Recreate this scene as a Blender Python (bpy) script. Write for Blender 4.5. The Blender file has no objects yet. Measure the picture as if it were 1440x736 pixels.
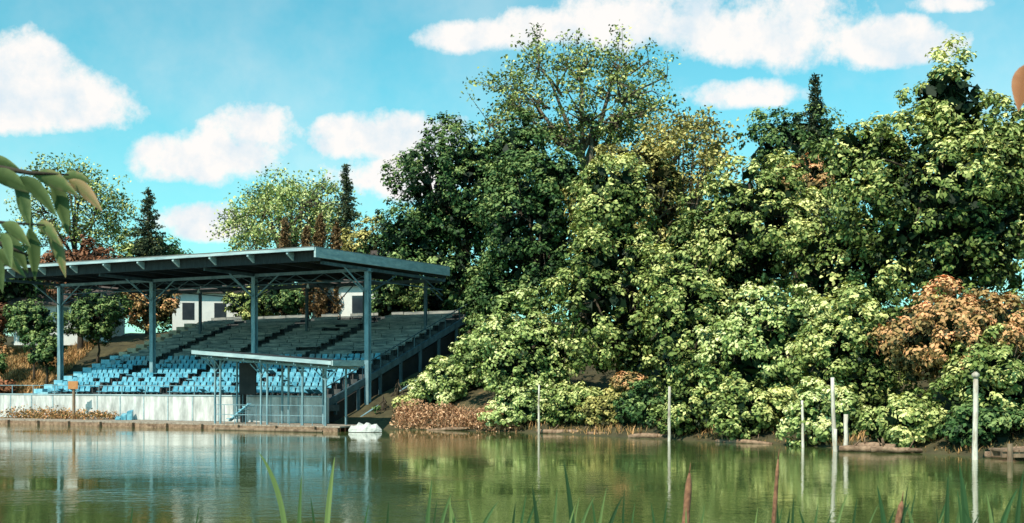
import bpy, math, random
import numpy as np
from mathutils import Vector, Matrix
random.seed(7); rng=np.random.default_rng(7)
scene=bpy.context.scene
COL=scene.collection

# ------------------------------------------------------------------ materials
def nodes_of(name):
    m=bpy.data.materials.new(name); m.use_nodes=True
    nt=m.node_tree; b=nt.nodes['Principled BSDF']; return m,nt,b
def mat(name,c1,c2,scale=3.0,rough=0.7,bump=0.0,stretch=(1,1,1),c3=None,spec=0.4,metal=0.0):
    m,nt,b=nodes_of(name); N=nt.nodes; L=nt.links
    tc=N.new('ShaderNodeTexCoord'); mp=N.new('ShaderNodeMapping'); mp.inputs['Scale'].default_value=stretch
    L.new(tc.outputs['Object'],mp.inputs[0])
    n=N.new('ShaderNodeTexNoise'); n.inputs['Scale'].default_value=scale; n.inputs['Detail'].default_value=8; n.inputs['Roughness'].default_value=0.65
    L.new(mp.outputs[0],n.inputs['Vector'])
    r=N.new('ShaderNodeValToRGB'); r.color_ramp.elements[0].position=0.35; r.color_ramp.elements[1].position=0.65
    r.color_ramp.elements[0].color=(*c1,1); r.color_ramp.elements[1].color=(*c2,1)
    if c3:
        e=r.color_ramp.elements.new(0.75); e.color=(*c3,1)
    L.new(n.outputs['Fac'],r.inputs[0]); L.new(r.outputs[0],b.inputs['Base Color'])
    b.inputs['Roughness'].default_value=rough; b.inputs['Specular IOR Level'].default_value=spec; b.inputs['Metallic'].default_value=metal
    if bump>0:
        bp=N.new('ShaderNodeBump'); bp.inputs['Strength'].default_value=0.8; bp.inputs['Distance'].default_value=bump
        n2=N.new('ShaderNodeTexNoise'); n2.inputs['Scale'].default_value=scale*4; n2.inputs['Detail'].default_value=6
        L.new(mp.outputs[0],n2.inputs['Vector']); L.new(n2.outputs['Fac'],bp.inputs['Height']); L.new(bp.outputs[0],b.inputs['Normal'])
    return m
def leafmat(name,dark,mid,light,trans=0.25,rough=0.55):
    m,nt,b=nodes_of(name); N=nt.nodes; L=nt.links
    a=N.new('ShaderNodeAttribute'); a.attribute_name='tint'
    r=N.new('ShaderNodeValToRGB'); r.color_ramp.elements[0].color=(*dark,1); r.color_ramp.elements[1].color=(*light,1)
    e=r.color_ramp.elements.new(0.5); e.color=(*mid,1)
    L.new(a.outputs['Fac'],r.inputs[0]); L.new(r.outputs[0],b.inputs['Base Color'])
    b.inputs['Roughness'].default_value=rough; b.inputs['Specular IOR Level'].default_value=0.2
    if trans>0:
        t=N.new('ShaderNodeBsdfTranslucent'); L.new(r.outputs[0],t.inputs['Color'])
        mx=N.new('ShaderNodeMixShader'); mx.inputs[0].default_value=trans
        L.new(b.outputs[0],mx.inputs[1]); L.new(t.outputs[0],mx.inputs[2]); L.new(mx.outputs[0],N['Material Output'].inputs[0])
    return m

M={}
M['bark']=mat('bark',(0.03,0.022,0.015),(0.10,0.075,0.05),4,0.9,0.03,(1,1,0.3))
M['barkpale']=mat('bark_pale',(0.07,0.055,0.035),(0.22,0.18,0.12),4,0.9,0.02,(1,1,0.3))
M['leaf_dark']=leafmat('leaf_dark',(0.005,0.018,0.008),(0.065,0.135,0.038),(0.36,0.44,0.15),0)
M['leaf_mid']=leafmat('leaf_mid',(0.006,0.020,0.007),(0.195,0.265,0.065),(0.88,0.86,0.34),0)  # foliage ramps: crown shade and sunlit highlight put into the leaf colour
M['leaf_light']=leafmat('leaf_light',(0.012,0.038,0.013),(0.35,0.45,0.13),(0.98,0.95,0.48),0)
M['leaf_olive']=leafmat('leaf_olive',(0.025,0.026,0.008),(0.32,0.29,0.08),(0.92,0.78,0.30),0)
M['leaf_orange']=leafmat('leaf_orange',(0.02,0.035,0.014),(0.40,0.26,0.10),(0.98,0.48,0.24),0)
M['leaf_red']=leafmat('leaf_red',(0.03,0.016,0.010),(0.16,0.07,0.035),(0.50,0.20,0.10),0)
M['leaf_conifer']=leafmat('leaf_conifer',(0.012,0.022,0.014),(0.05,0.075,0.04),(0.18,0.20,0.09),0)
M['leaf_cypress']=leafmat('leaf_cypress',(0.035,0.025,0.012),(0.18,0.11,0.05),(0.42,0.27,0.12),0)
M['drygrass']=leafmat('dry_grass',(0.14,0.07,0.04),(0.56,0.30,0.16),(0.92,0.58,0.36),0)
M['grass']=leafmat('bank_grass',(0.06,0.06,0.02),(0.42,0.25,0.10),(0.88,0.48,0.22),0)
M['reed']=leafmat('reed_leaf',(0.02,0.05,0.02),(0.06,0.14,0.05),(0.34,0.42,0.14),0.2)
M['cattail']=mat('cattail_brown',(0.12,0.05,0.03),(0.42,0.20,0.11),30,0.9,0.004)
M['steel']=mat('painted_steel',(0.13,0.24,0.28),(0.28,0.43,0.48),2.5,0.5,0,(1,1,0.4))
M['steelshade']=mat('painted_steel_shaded',(0.04,0.075,0.09),(0.10,0.16,0.19),2.5,0.6,0,(1,1,0.4))  # same steel with its colour darkened, shade below the roof painted in
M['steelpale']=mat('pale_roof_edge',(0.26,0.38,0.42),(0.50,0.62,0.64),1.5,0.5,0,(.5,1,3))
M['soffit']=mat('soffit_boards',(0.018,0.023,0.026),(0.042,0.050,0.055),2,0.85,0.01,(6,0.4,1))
M['rooftop']=mat('roof_felt',(0.12,0.13,0.13),(0.2,0.21,0.2),2,0.9)
M['concrete']=mat('concrete',(0.05,0.055,0.06),(0.12,0.13,0.13),1.5,0.9,0.01)
M['concretew']=mat('whitewashed_wall',(0.36,0.37,0.36),(0.80,0.79,0.77),2.2,0.8,0.01,(1,1,0.30),(0.90,0.89,0.87))
M['seatblue']=mat('blue_seat_plastic',(0.04,0.21,0.31),(0.22,0.54,0.67),3.0,0.3)
M['seatgrey']=mat('faded_seat_plastic',(0.10,0.19,0.23),(0.30,0.40,0.44),3.0,0.5)
M['bench']=mat('weathered_bench',(0.10,0.13,0.14),(0.42,0.41,0.37),2,0.85,0.0,(0.5,4,4))
M['sand']=mat('pale_step',(0.42,0.32,0.22),(0.7,0.55,0.40),2,0.85)
M['bluestep']=mat('blue_painted_step',(0.12,0.37,0.48),(0.35,0.65,0.75),2,0.6)
M['darkpanel']=mat('dark_panel',(0.012,0.014,0.016),(0.03,0.03,0.03),2,0.7)
M['wood']=mat('weathered_wood',(0.13,0.08,0.05),(0.36,0.25,0.17),5,0.9,0.02,(1,1,0.2))
M['woodpale']=mat('bleached_wood',(0.38,0.31,0.24),(0.88,0.82,0.72),5,0.9,0.03,(1,1,0.25))
M['deck']=mat('deck_board',(0.22,0.17,0.13),(0.5,0.42,0.34),5,0.9,0.02)
M['log']=mat('driftwood',(0.14,0.08,0.05),(0.42,0.27,0.18),5,0.9,0.02)
M['tarp']=mat('white_tarp',(0.5,0.5,0.47),(0.75,0.74,0.7),3,0.7,0.04)
M['housewall']=mat('house_siding',(0.7,0.72,0.7),(0.82,0.82,0.78),2,0.8)
M['houseroof']=mat('house_shingle',(0.06,0.05,0.05),(0.14,0.11,0.1),6,0.9)
M['glass']=mat('window_glass',(0.02,0.03,0.04),(0.04,0.05,0.06),1,0.1)
M['orangebox']=mat('orange_sign',(0.5,0.2,0.07),(0.62,0.3,0.12),4,0.6)

# ------------------------------------------------------------------ mesh builder
class MB:
    def __init__(s): s.v=[]; s.f=[]
    def box(s,x0,x1,y0,y1,z0,z1):
        n=len(s.v); s.v+=[(x0,y0,z0),(x1,y0,z0),(x1,y1,z0),(x0,y1,z0),(x0,y0,z1),(x1,y0,z1),(x1,y1,z1),(x0,y1,z1)]
        s.f+=[tuple(n+i for i in q) for q in ((0,3,2,1),(4,5,6,7),(0,1,5,4),(1,2,6,5),(2,3,7,6),(3,0,4,7))]
    def hexa(s,p):
        n=len(s.v); s.v+=[tuple(q) for q in p]
        s.f+=[tuple(n+i for i in q) for q in ((0,3,2,1),(4,5,6,7),(0,1,5,4),(1,2,6,5),(2,3,7,6),(3,0,4,7))]
    def tube(s,pts,rad,k=6,cap=True):
        pts=[Vector(p) for p in pts]; n0=len(s.v)
        for i,p in enumerate(pts):
            d=(pts[min(i+1,len(pts)-1)]-pts[max(i-1,0)])
            if d.length<1e-6: d=Vector((0,0,1))
            d.normalize(); a=d.cross(Vector((0.13,1,0.07))); 
            if a.length<0.1: a=d.cross(Vector((1,0,0)))
            a.normalize(); b=d.cross(a)
            for j in range(k):
                t=2*math.pi*j/k; q=p+(a*math.cos(t)+b*math.sin(t))*rad[i]; s.v.append(tuple(q))
        for i in range(len(pts)-1):
            for j in range(k):
                s.f.append((n0+i*k+j,n0+i*k+(j+1)%k,n0+(i+1)*k+(j+1)%k,n0+(i+1)*k+j))
        if cap:
            s.f.append(tuple(n0+j for j in range(k))[::-1]); m=n0+(len(pts)-1)*k; s.f.append(tuple(m+j for j in range(k)))
    def beam(s,p0,p1,w,h):
        p0=Vector(p0); p1=Vector(p1); d=(p1-p0).normalized(); up=Vector((0,0,1))
        a=d.cross(up)
        if a.length<0.05: a=Vector((1,0,0))
        a.normalize(); b=a.cross(d).normalized(); a=a*w/2; b=b*h/2
        s.hexa([p0-a-b,p0+a-b,p1+a-b,p1-a-b,p0-a+b,p0+a+b,p1+a+b,p1-a+b])
    def obj(s,name,m,parent=None,smooth=False):
        me=bpy.data.meshes.new(name); me.from_pydata(s.v,[],s.f); me.update()
        if smooth: me.polygons.foreach_set('use_smooth',[True]*len(me.polygons))
        me.materials.append(m); o=bpy.data.objects.new(name,me); COL.objects.link(o)
        if parent: o.parent=parent
        return o
def empty(name,loc=(0,0,0),rz=0):
    e=bpy.data.objects.new(name,None); e.empty_display_size=0.3; COL.objects.link(e); e.location=loc; e.rotation_euler=(0,0,rz); return e
def unit(a): return a/np.maximum(np.linalg.norm(a,axis=-1,keepdims=True),1e-9)
def rdir(n): return unit(rng.normal(size=(n,3)))

def leaves(name,C,Nn,S,T,m,parent=None,aspect=0.62,axis=None):
    n=len(C); Nn=unit(Nn)
    r=rdir(n) if axis is None else axis
    a=unit(np.cross(Nn,np.cross(r,Nn)+1e-6)); b=np.cross(Nn,a)
    S=S[:,None]
    V=np.empty((n,4,3),dtype=np.float32)
    V[:,0]=C-a*S*0.5; V[:,1]=C+b*S*0.5*aspect+Nn*S*0.10-a*S*0.05; V[:,2]=C+a*S*0.5-Nn*S*0.08; V[:,3]=C-b*S*0.5*aspect+Nn*S*0.10-a*S*0.05
    me=bpy.data.meshes.new(name); me.vertices.add(4*n); me.vertices.foreach_set('co',V.reshape(-1))
    me.loops.add(4*n); me.loops.foreach_set('vertex_index',np.arange(4*n,dtype=np.int32))
    me.polygons.add(n); me.polygons.foreach_set('loop_start',np.arange(0,4*n,4,dtype=np.int32))
    try: me.polygons.foreach_set('loop_total',np.full(n,4,dtype=np.int32))
    except Exception: pass
    me.update(calc_edges=True)
    at=me.attributes.new('tint','FLOAT','POINT'); at.data.foreach_set('value',np.repeat(np.clip(T,0,1),4).astype(np.float32))
    me.materials.append(m); o=bpy.data.objects.new(name,me); COL.objects.link(o)
    if parent: o.parent=parent
    return o

# ------------------------------------------------------------------ terrain
POND=np.array([(-120,125),(-60,90.5),(-33,75.8),(-9.6,63.2),(-6.0,61.8),(-2.5,60.3),(1,58),(6.6,51.3),(10.6,47.2),(13.0,43.0),(15.2,40.0),(19,37.6),(34,32),(60,16),(48,3.6),(10,3.0),(0,3.2),(-14,2.6),(-60,6),(-130,40)],float)
def sdist(X,Y):
    P=POND; Q=np.roll(P,-1,0); d=np.full(X.shape,1e9); ins=np.zeros(X.shape,bool)
    for (x0,y0),(x1,y1) in zip(P,Q):
        ex,ey=x1-x0,y1-y0; t=np.clip(((X-x0)*ex+(Y-y0)*ey)/(ex*ex+ey*ey),0,1)
        d=np.minimum(d,np.hypot(X-x0-t*ex,Y-y0-t*ey))
        c=((y0>Y)!=(y1>Y)); xi=(x1-x0)*(Y-y0)/(y1-y0 if y1!=y0 else 1e-9)+x0
        ins^=(c&(X<xi))
    return np.where(ins,-d,d)
def hgt(X,Y):
    X=np.asarray(X,float); Y=np.asarray(Y,float); d=sdist(X,Y)
    up=np.where(d<18,0.12+0.33*d,6.06+0.05*np.minimum(d-18,120))
    near=np.clip((Y-12)/20,0,1)
    upn=0.12+0.25*np.minimum(d,3)+0.02*np.clip(d-3,0,60)
    z=np.where(d>0,up*near+upn*(1-near),np.maximum(0.12+0.5*d,-1.6))
    w=0.12*np.sin(X*0.9+1.3*np.sin(Y*0.6))+0.08*np.sin(Y*1.7+X*0.7)
    return z+np.where(d>0.3,w,0)
def H(x,y): return float(hgt(np.array([x]),np.array([y]))[0])
t=np.linspace(-1,1,281); ax=np.sinh(t*4.2)/np.sinh(4.2)*900
gx,gy=np.meshgrid(ax+0,ax+58); gz=hgt(gx,gy); n=len(ax)
v=np.stack([gx,gy,gz],-1).reshape(-1,3)
ii,jj=np.meshgrid(np.arange(n-1),np.arange(n-1),indexing='ij'); a=(ii*n+jj).reshape(-1)
f=np.stack([a,a+1,a+n+1,a+n],-1)
me=bpy.data.meshes.new('ground'); me.from_pydata(v.tolist(),[],f.tolist()); me.update()
me.polygons.foreach_set('use_smooth',[True]*len(me.polygons))
me.materials.append(mat('earth_and_grass',(0.04,0.035,0.018),(0.10,0.085,0.04),0.9,0.95,0.05,(1,1,1),(0.28,0.17,0.08)))
g=bpy.data.objects.new('ground',me); COL.objects.link(g)

# water
m,nt,b=nodes_of('pond_water'); N=nt.nodes; L=nt.links
b.inputs['Base Color'].default_value=(0.085,0.120,0.036,1); b.inputs['Roughness'].default_value=0.0; b.inputs['IOR'].default_value=1.6
b.inputs['Specular IOR Level'].default_value=1.0
tc=N.new('ShaderNodeTexCoord')
def wn(sc,det,str_):
    mp=N.new('ShaderNodeMapping'); mp.inputs['Scale'].default_value=str_; L.new(tc.outputs['Object'],mp.inputs[0])
    q=N.new('ShaderNodeTexNoise'); q.inputs['Scale'].default_value=sc; q.inputs['Detail'].default_value=det; L.new(mp.outputs[0],q.inputs['Vector']); return q
n1=wn(2.0,3,(1,1.3,1)); n3=wn(8,3,(1,1.2,1))
b1=N.new('ShaderNodeBump'); b1.inputs['Strength'].default_value=1; b1.inputs['Distance'].default_value=0.012
b2=N.new('ShaderNodeBump'); b2.inputs['Strength'].default_value=1; b2.inputs['Distance'].default_value=0.0045
mm=N.new('ShaderNodeMath'); mm.operation='MULTIPLY'; rp=N.new('ShaderNodeValToRGB'); rp.color_ramp.elements[0].position=0.40; rp.color_ramp.elements[0].color=(0.15,0.15,0.15,1); rp.color_ramp.elements[1].position=0.66
n4=wn(0.07,3,(1,2.2,1)); L.new(n4.outputs['Fac'],rp.inputs[0]); L.new(n1.outputs['Fac'],mm.inputs[0]); L.new(rp.outputs[0],mm.inputs[1])
mm2=N.new('ShaderNodeMath'); mm2.operation='MULTIPLY'; L.new(n3.outputs['Fac'],mm2.inputs[0]); L.new(rp.outputs[0],mm2.inputs[1])
L.new(mm.outputs[0],b1.inputs['Height']); L.new(mm2.outputs[0],b2.inputs['Height']); L.new(b1.outputs[0],b2.inputs['Normal']); L.new(b2.outputs[0],b.inputs['Normal'])
w=MB(); w.v=[(-250,-40,0),(250,-40,0),(250,200,0),(-250,200,0)]; w.f=[(0,1,2,3)]
w.obj('pond_water',m)

# ------------------------------------------------------------------ trees
def crown(center,rad,density=1.0,leaf=0.26,nsub=16,subr=0.36,clr=0.62,up=0.5):
    c=np.array(center,float); R=np.array(rad,float)
    d=rdir(nsub*3)
    keep=[]
    for q in d:
        if all(np.dot(q,k)<0.80 for k in keep): keep.append(q)
        if len(keep)>=nsub: break
    subs=[(c,R*0.68)]+[(c+k*R*rng.uniform(0.56,0.84),R*subr*rng.uniform(0.6,1.15)) for k in keep]
    P=[];Nn=[];S=[];T=[]
    for si,(sc,sr) in enumerate(subs):
        area=4*math.pi*((sr[0]*sr[1]+sr[0]*sr[2]+sr[1]*sr[2])/3)
        k=int(area/(clr*clr*1.6))+4
        dd=rdir(k); pos=sc+dd*sr*rng.uniform(0.75,1.16,(k,1))
        ok=np.ones(k,bool)
        for sj,(oc,orr) in enumerate(subs):
            if sj!=si: ok&=(np.linalg.norm((pos-oc)/orr,axis=1)>0.78)
        ok&=pos[:,2]>hgt(pos[:,0],pos[:,1])+0.2
        # the side turned to the hill is thinned out
        ok&=((pos[:,1]-c[1])/R[1]<0.30)|(rng.random(k)<0.16)
        pos=pos[ok]; dd=dd[ok]; k=len(pos)
        if k==0: continue
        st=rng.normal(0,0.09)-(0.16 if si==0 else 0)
        tc_=rng.normal(0.46,0.15,k)+0.14*dd[:,2]+st  # clump tint lighter on top, darker in the main lobe: painted light
        rc=clr*rng.uniform(0.4,1.15,k)
        mN=int(32*density*(0.26/leaf)**1.3)+4
        ld=rdir(k*mN).reshape(k,mN,3)
        out=unit((pos-c)/R)
        ld=unit(ld+0.7*out[:,None,:]+np.array([0,0,0.25]))
        rad_=rng.uniform(0.35,1.15,(k,mN,1))
        pp=pos[:,None,:]+ld*rc[:,None,None]*rad_*np.array([1,1,0.8])
        nn=unit(ld*1.2+0.36*rdir(k*mN).reshape(k,mN,3)+np.array([0,0,up]))
        P.append(pp.reshape(-1,3)); Nn.append(nn.reshape(-1,3)); S.append(leaf*.88*rng.uniform(0.55,1.4,k*mN))
        T.append((tc_[:,None]+rng.normal(0,0.10,(k,mN))+.42*(rad_[:,:,0]-.8)+.14*ld[:,:,2]).reshape(-1))  # outer and upward leaves tinted lighter, inner ones darker, as if lit
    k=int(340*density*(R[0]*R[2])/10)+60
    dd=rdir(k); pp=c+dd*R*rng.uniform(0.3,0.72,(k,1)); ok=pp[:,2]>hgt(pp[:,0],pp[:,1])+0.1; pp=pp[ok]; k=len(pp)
    P.append(pp); Nn.append(rdir(k)); S.append(np.full(k,0.75)); T.append(np.full(k,0.0))  # core leaves take the darkest tint: shade inside the crown as colour
    return np.concatenate(P),np.concatenate(Nn),np.concatenate(S),np.concatenate(T)

def limbs(mb,base,c,R,r0,n1=7,n2=0,n3=0,forkz=None,lob=0.0):
    base=Vector(base); c=Vector(c); R=Vector(R)
    LB=[Vector((random.gauss(0,1),random.gauss(0,1),random.gauss(0,.8)+.3)).normalized() for _ in range(9)]
    fz=forkz if forkz is not None else max(base.z+0.8,c.z-R.z*0.75)
    fork=Vector((base.x*0.5+c.x*0.5,base.y*0.5+c.y*0.5,fz))
    base2=base-Vector((0,0,0.4))
    mid=(base+fork)/2+Vector((random.uniform(-.2,.2),random.uniform(-.2,.2),0))
    mb.tube([base2,base+Vector((0,0,0.35)),mid,fork,(fork*0.5+c*0.5),c+Vector((0,0,R.z*0.4))],[r0*1.6,r0*1.1,r0*0.9,r0*0.75,r0*0.45,r0*0.15],8)
    A=[]
    def rp(lo,hi,zmin=-0.7):
        while 1:
            d=Vector((random.gauss(0,1),random.gauss(0,1),random.gauss(0,1))).normalized()
            if d.z>zmin: break
        k=random.uniform(lo,hi)
        if lob>0: k*=(1-lob)+lob*1.25*max(0,(max(d.dot(q) for q in LB)-.55)/.45)
        return c+Vector((d.x*R.x,d.y*R.y,d.z*R.z))*k
    for i in range(n1):
        e=rp(0.4,0.65,-0.4); s=fork.lerp(c,random.uniform(0,0.7)); md=s.lerp(e,0.5)+Vector((0,0,-0.08*(e-s).length))+Vector((random.uniform(-.3,.3),random.uniform(-.3,.3),0))
        mb.tube([s,md,e],[r0*0.5,r0*0.36,r0*0.2],5); A.append(e)
    Bn=[]
    for i in range(n2):
        e=rp(0.6,0.92); s=min(A,key=lambda q:(q-e).length); s=s.lerp(c,random.uniform(0,0.3)); md=s.lerp(e,0.5)+Vector([random.uniform(-.25,.25) for _ in range(3)])
        mb.tube([s,md,e],[r0*0.2,r0*0.14,r0*0.09],4,False); Bn.append(e)
    tips=[]
    for i in range(n3):
        e=rp(0.55,1.08); s=min(Bn,key=lambda q:(q-e).length); md=s.lerp(e,0.5)+Vector([random.uniform(-.15,.15) for _ in range(3)])
        mb.tube([s,md,e],[r0*0.08,r0*0.055,r0*0.03],3,False); tips.append(e); tips.append(s.lerp(e,.75))
    return tips

def dense_tree(name,x,y,cz,rad,m,leaf=0.26,dens=1.0,nsub=16,clr=0.62,trunk=0.25,extra=None,bx=0,by=0,subr=0.36,bark='bark'):
    par=empty(name,(0,0,0)); z0=H(x+bx,y+by)
    P,Nn,S,T=crown((x,y,cz),rad,dens,leaf,nsub,subr,clr)
    if extra:
        for (ex,ey,ez,er) in extra:
            a=crown((ex,ey,ez),er,dens,leaf,7,0.4,clr); P=np.concatenate([P,a[0]]);Nn=np.concatenate([Nn,a[1]]);S=np.concatenate([S,a[2]]);T=np.concatenate([T,a[3]])
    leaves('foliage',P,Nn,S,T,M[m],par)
    mb=MB(); limbs(mb,(x+bx,y+by,z0),(x,y,cz),rad,trunk,9,24); mb.obj('trunk_and_limbs',M[bark],par,True)
    return len(P)

def airy_tree(name,x,y,cz,rad,m,leaf=0.24,n=(9,50,420),per=22,spread=0.55,trunk=0.35,forkz=None,bark='barkpale',lob=0.45):
    par=empty(name); z0=H(x,y); mb=MB()
    tips=limbs(mb,(x,y,z0),(x,y,cz),rad,trunk,*n,forkz=forkz,lob=lob); mb.obj('trunk_and_limbs',M[bark],par,True)
    t_=np.array([tuple(q) for q in tips]); k=len(t_)
    P=(t_[:,None,:]+rng.normal(size=(k,per,3))*spread*np.array([1,1,0.6])).reshape(-1,3)
    Nn=unit(rdir(k*per)*0.9+np.array([-0.1,-0.2,0.6])); tt=np.repeat(rng.normal(0.48,0.18,k),per)+rng.normal(0,0.15,k*per)
    leaves('foliage',P,Nn,leaf*rng.uniform(0.6,1.3,k*per),tt,M[m],par)

def conifer(name,x,y,ztop,r,m='leaf_conifer',z0=None,zl=None,taper=1.0,tight=False):
    par=empty(name); zb=H(x,y) if z0 is None else z0; zl=zb+1.0 if zl is None else zl
    mb=MB(); mb.tube([(x,y,zb-0.4),(x,y,(zb+ztop)/2),(x,y,ztop)],[0.28,0.16,0.02],7)
    P=[];T=[]
    nl=int((ztop-zl)/(0.22 if tight else 0.34))
    for i in range(nl):
        fz=(i+.3)/nl; 
        for j in range(7 if tight else 6):
            z=ztop-(ztop-zl)*fz+random.uniform(-.2,.2)
            rr=r*(fz**taper)+0.12
            if tight: rr=r*min(1,(fz*3)**0.6)*random.uniform(0.85,1.1)
            an=random.uniform(0,6.28); rj=rr*random.uniform(.55,1.2); d=np.array([math.cos(an),math.sin(an),0.9 if tight else -0.3+0.45*(1-fz)])
            q=int(rj*(30 if tight else 30))+8; s=rng.uniform(0.05,1,q)
            if not tight: mb.tube([(x,y,z),(x+d[0]*rj,y+d[1]*rj,z+d[2]*rj)],[0.04,0.01],3,False)
            sg=np.array([.12,.12,.12]) if tight else np.array([.15,.15,.11])
            pp=np.array([x,y,z])+d*s[:,None]*rj+rng.normal(size=(q,3))*sg*(.5+.7*(1-s[:,None])); P.append(pp)
            T.append(rng.normal(0.4+0.2*random.random(),0.18,q))
    P=np.concatenate(P);T=np.concatenate(T);k=len(P)
    leaves('foliage',P,unit(rdir(k)+np.array([0,0,0.5])),rng.uniform(0.16,0.34,k),T,M[m],par,0.4)
    mb.obj('trunk',M['bark'],par,True)

# --- right-hand wood
dense_tree('maple_tree',-3.1,81,15.0,(5.4,5.0,5.2),'leaf_dark',0.28,1.05,24,0.7,0.4,extra=[(-6.6,80,11.5,(2.8,2.6,2.8)),(0.2,79,17.2,(2.8,2.6,2.4)),(-7.8,80.5,9.5,(1.6,1.8,2.0)),(-4.2,79.5,9.8,(2.8,2.0,2.0))],subr=.32)
dense_tree('maple_tree',1.2,71.5,11.0,(3.1,3.0,4.6),'leaf_dark',0.26,1.0,16,0.62,0.3,extra=[(2.6,71,14.2,(2.0,2.0,1.8)),(-0.8,72,7.6,(1.7,1.8,2.0)),(-1.4,76.4,6.8,(1.9,1.0,2.6))])
airy_tree('cottonwood_tree',4.9,84,20.8,(7.2,5.0,5.6),'leaf_mid',0.25,(12,70,460),14,0.34,0.46,13.0,lob=.5)
dense_tree('birch_tree',6.8,69,12.2,(4.4,3.6,5.0),'leaf_olive',0.23,0.75,20,0.5,0.25,bark='barkpale',subr=.30)
airy_tree('alder_tree',10.2,72,15.2,(3.4,3.0,3.4),'leaf_olive',0.24,(7,40,260),14,0.34,0.22,11)
dense_tree('willow_tree',5.3,59.5,6.6,(3.6,3.2,5.0),'leaf_mid',0.24,0.95,22,0.55,0.25,by=0.5,extra=[(5.0,60,11.4,(2.0,2.0,2.4))],subr=.31)
dense_tree('elm_tree',12.2,61,10.0,(3.9,3.4,4.1),'leaf_mid',0.24,0.95,20,0.55,0.28,subr=.31)
dense_tree('oak_tree',18.6,79,17.2,(4.0,3.6,3.2),'leaf_dark',0.28,0.95,14,0.7,0.35)
conifer('fir_tree',19.3,77,21.8,2.6,zl=12)
dense_tree('chestnut_tree',19.2,53,9.8,(5.0,4.2,5.0),'leaf_mid',0.25,1.0,26,0.58,0.4,extra=[(19.2,53,14.4,(1.9,1.9,2.3)),(23.2,53.5,12.0,(3.0,3.0,3.5)),(16.2,54.5,12.3,(2.4,2.2,2.4))],subr=.31)
dense_tree('cherry_tree',16.6,44.8,4.1,(2.9,2.4,2.1),'leaf_orange',0.20,0.8,18,0.40,0.16)
dense_tree('hawthorn_tree',10.8,51,3.6,(3.3,2.6,3.3),'leaf_light',0.21,0.95,22,0.46,0.18,subr=.33)
dense_tree('hazel_tree',0.8,62.6,3.5,(3.4,2.4,3.2),'leaf_light',0.23,0.9,22,0.48,0.18,subr=.33)
dense_tree('ash_tree',8.2,56.2,5.0,(2.5,2.4,4.2),'leaf_mid',0.23,0.95,14,0.52,0.2)
dense_tree('hazel_tree',13.6,48.2,3.3,(2.2,2.0,3.0),'leaf_mid',0.21,0.95,14,0.45,0.14)
dense_tree('alder_tree',15.8,57,7.4,(3.2,2.8,3.8),'leaf_mid',0.24,0.95,15,0.57,0.22)
dense_tree('alder_tree',9.8,62,7.4,(3.0,2.8,4.2),'leaf_dark',0.24,0.95,15,0.57,0.22)
dense_tree('rowan_tree',17.4,42.4,2.3,(2.4,2.0,1.8),'leaf_mid',0.19,0.95,13,0.38,0.12)
dense_tree('rowan_tree',22.5,46,5.0,(3.4,3.0,4.0),'leaf_mid',0.23,0.95,15,0.52,0.2)
dense_tree('copper_beech_tree',17.2,70,14.0,(1.8,1.8,1.6),'leaf_orange',0.24,0.9,10,0.5,0.25)
for (x,y,z,r,mm_) in [(-3.9,65,2.1,(1.5,1.2,1.4),'leaf_light'),(-5.0,66.2,1.5,(0.9,0.9,0.8),'leaf_light'),(3.2,57.6,1.2,(1.8,1.2,1.3),'leaf_mid'),(5.9,54.4,1.0,(1.5,1.3,1.2),'leaf_dark'),(7.6,51.4,1.1,(1.5,1.3,1.3),'leaf_mid'),(4.4,56,1.1,(1.2,1.0,1.0),'leaf_olive'),
   (-2.6,67.5,2.6,(2.0,1.6,1.7),'leaf_dark'),(-3.6,69.5,2.4,(1.4,1.4,1.2),'leaf_dark'),(-1.6,71,4.2,(1.8,1.6,2.0),'leaf_dark'),(-5.2,67.6,1.6,(1.0,1.2,.8),'leaf_dark'),(-6.3,66.6,.9,(1.0,1.4,.8),'leaf_dark'),(-6.9,64.6,.6,(.8,1.0,.55),'leaf_dark'),(-5.6,64.4,.9,(.8,.8,.6),'leaf_mid'),
   (9.6,48.9,1.3,(1.7,1.3,1.4),'leaf_mid'),(12.0,46.0,1.1,(1.7,1.5,1.3),'leaf_light'),(13.9,42.9,0.9,(1.5,1.3,1.1),'leaf_mid'),(0.6,59.1,1.0,(2.0,1.3,1.3),'leaf_light'),(16.0,40.9,0.9,(1.5,1.2,1.0),'leaf_dark'),(19.0,39.4,1.0,(1.8,1.3,1.1),'leaf_mid'),(5.3,55.5,2.4,(.6,.5,.4),'leaf_orange')]:
    dense_tree('shore_shrub',x,y,z,r,mm_,0.19,0.9,12,0.33,0.07)
# --- left side
airy_tree('poplar_tree',-36.5,101,16.2,(5.0,4.0,4.8),'leaf_mid',0.26,(9,50,260),14,0.42,0.3,11,bark='bark')
conifer('spruce_tree',-28.6,95,17.4,3.0,zl=8,taper=.85)
dense_tree('copper_plum_tree',-32.5,91,11.0,(3.4,2.6,2.2),'leaf_red',0.26,0.85,14,0.55,0.22)
dense_tree('plane_tree',-29.2,98,12.0,(3.6,2.6,2.8),'leaf_mid',0.27,0.85,14,0.55,0.25)
dense_tree('plane_tree',-39.5,93,10.2,(4.0,3.0,3.6),'leaf_dark',0.27,0.85,14,0.6,0.25)
airy_tree('oak_tree',-18.8,103,16.0,(6.2,4.6,5.0),'leaf_light',0.26,(10,60,380),18,0.42,0.38,11,bark='barkpale',lob=.4)
conifer('spruce_tree',-13.6,99,20.0,2.6,zl=9,taper=.85)
for x,y,z,r in [(-16.9,90,14.4,0.55),(-15.4,90.6,13.9,0.55),(-14.3,90.2,14.7,0.55),(-13.2,90.8,14.2,0.55)]:
    conifer('columnar_cypress',x,y,z,r,'leaf_cypress',zl=7.2,tight=True)
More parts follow.
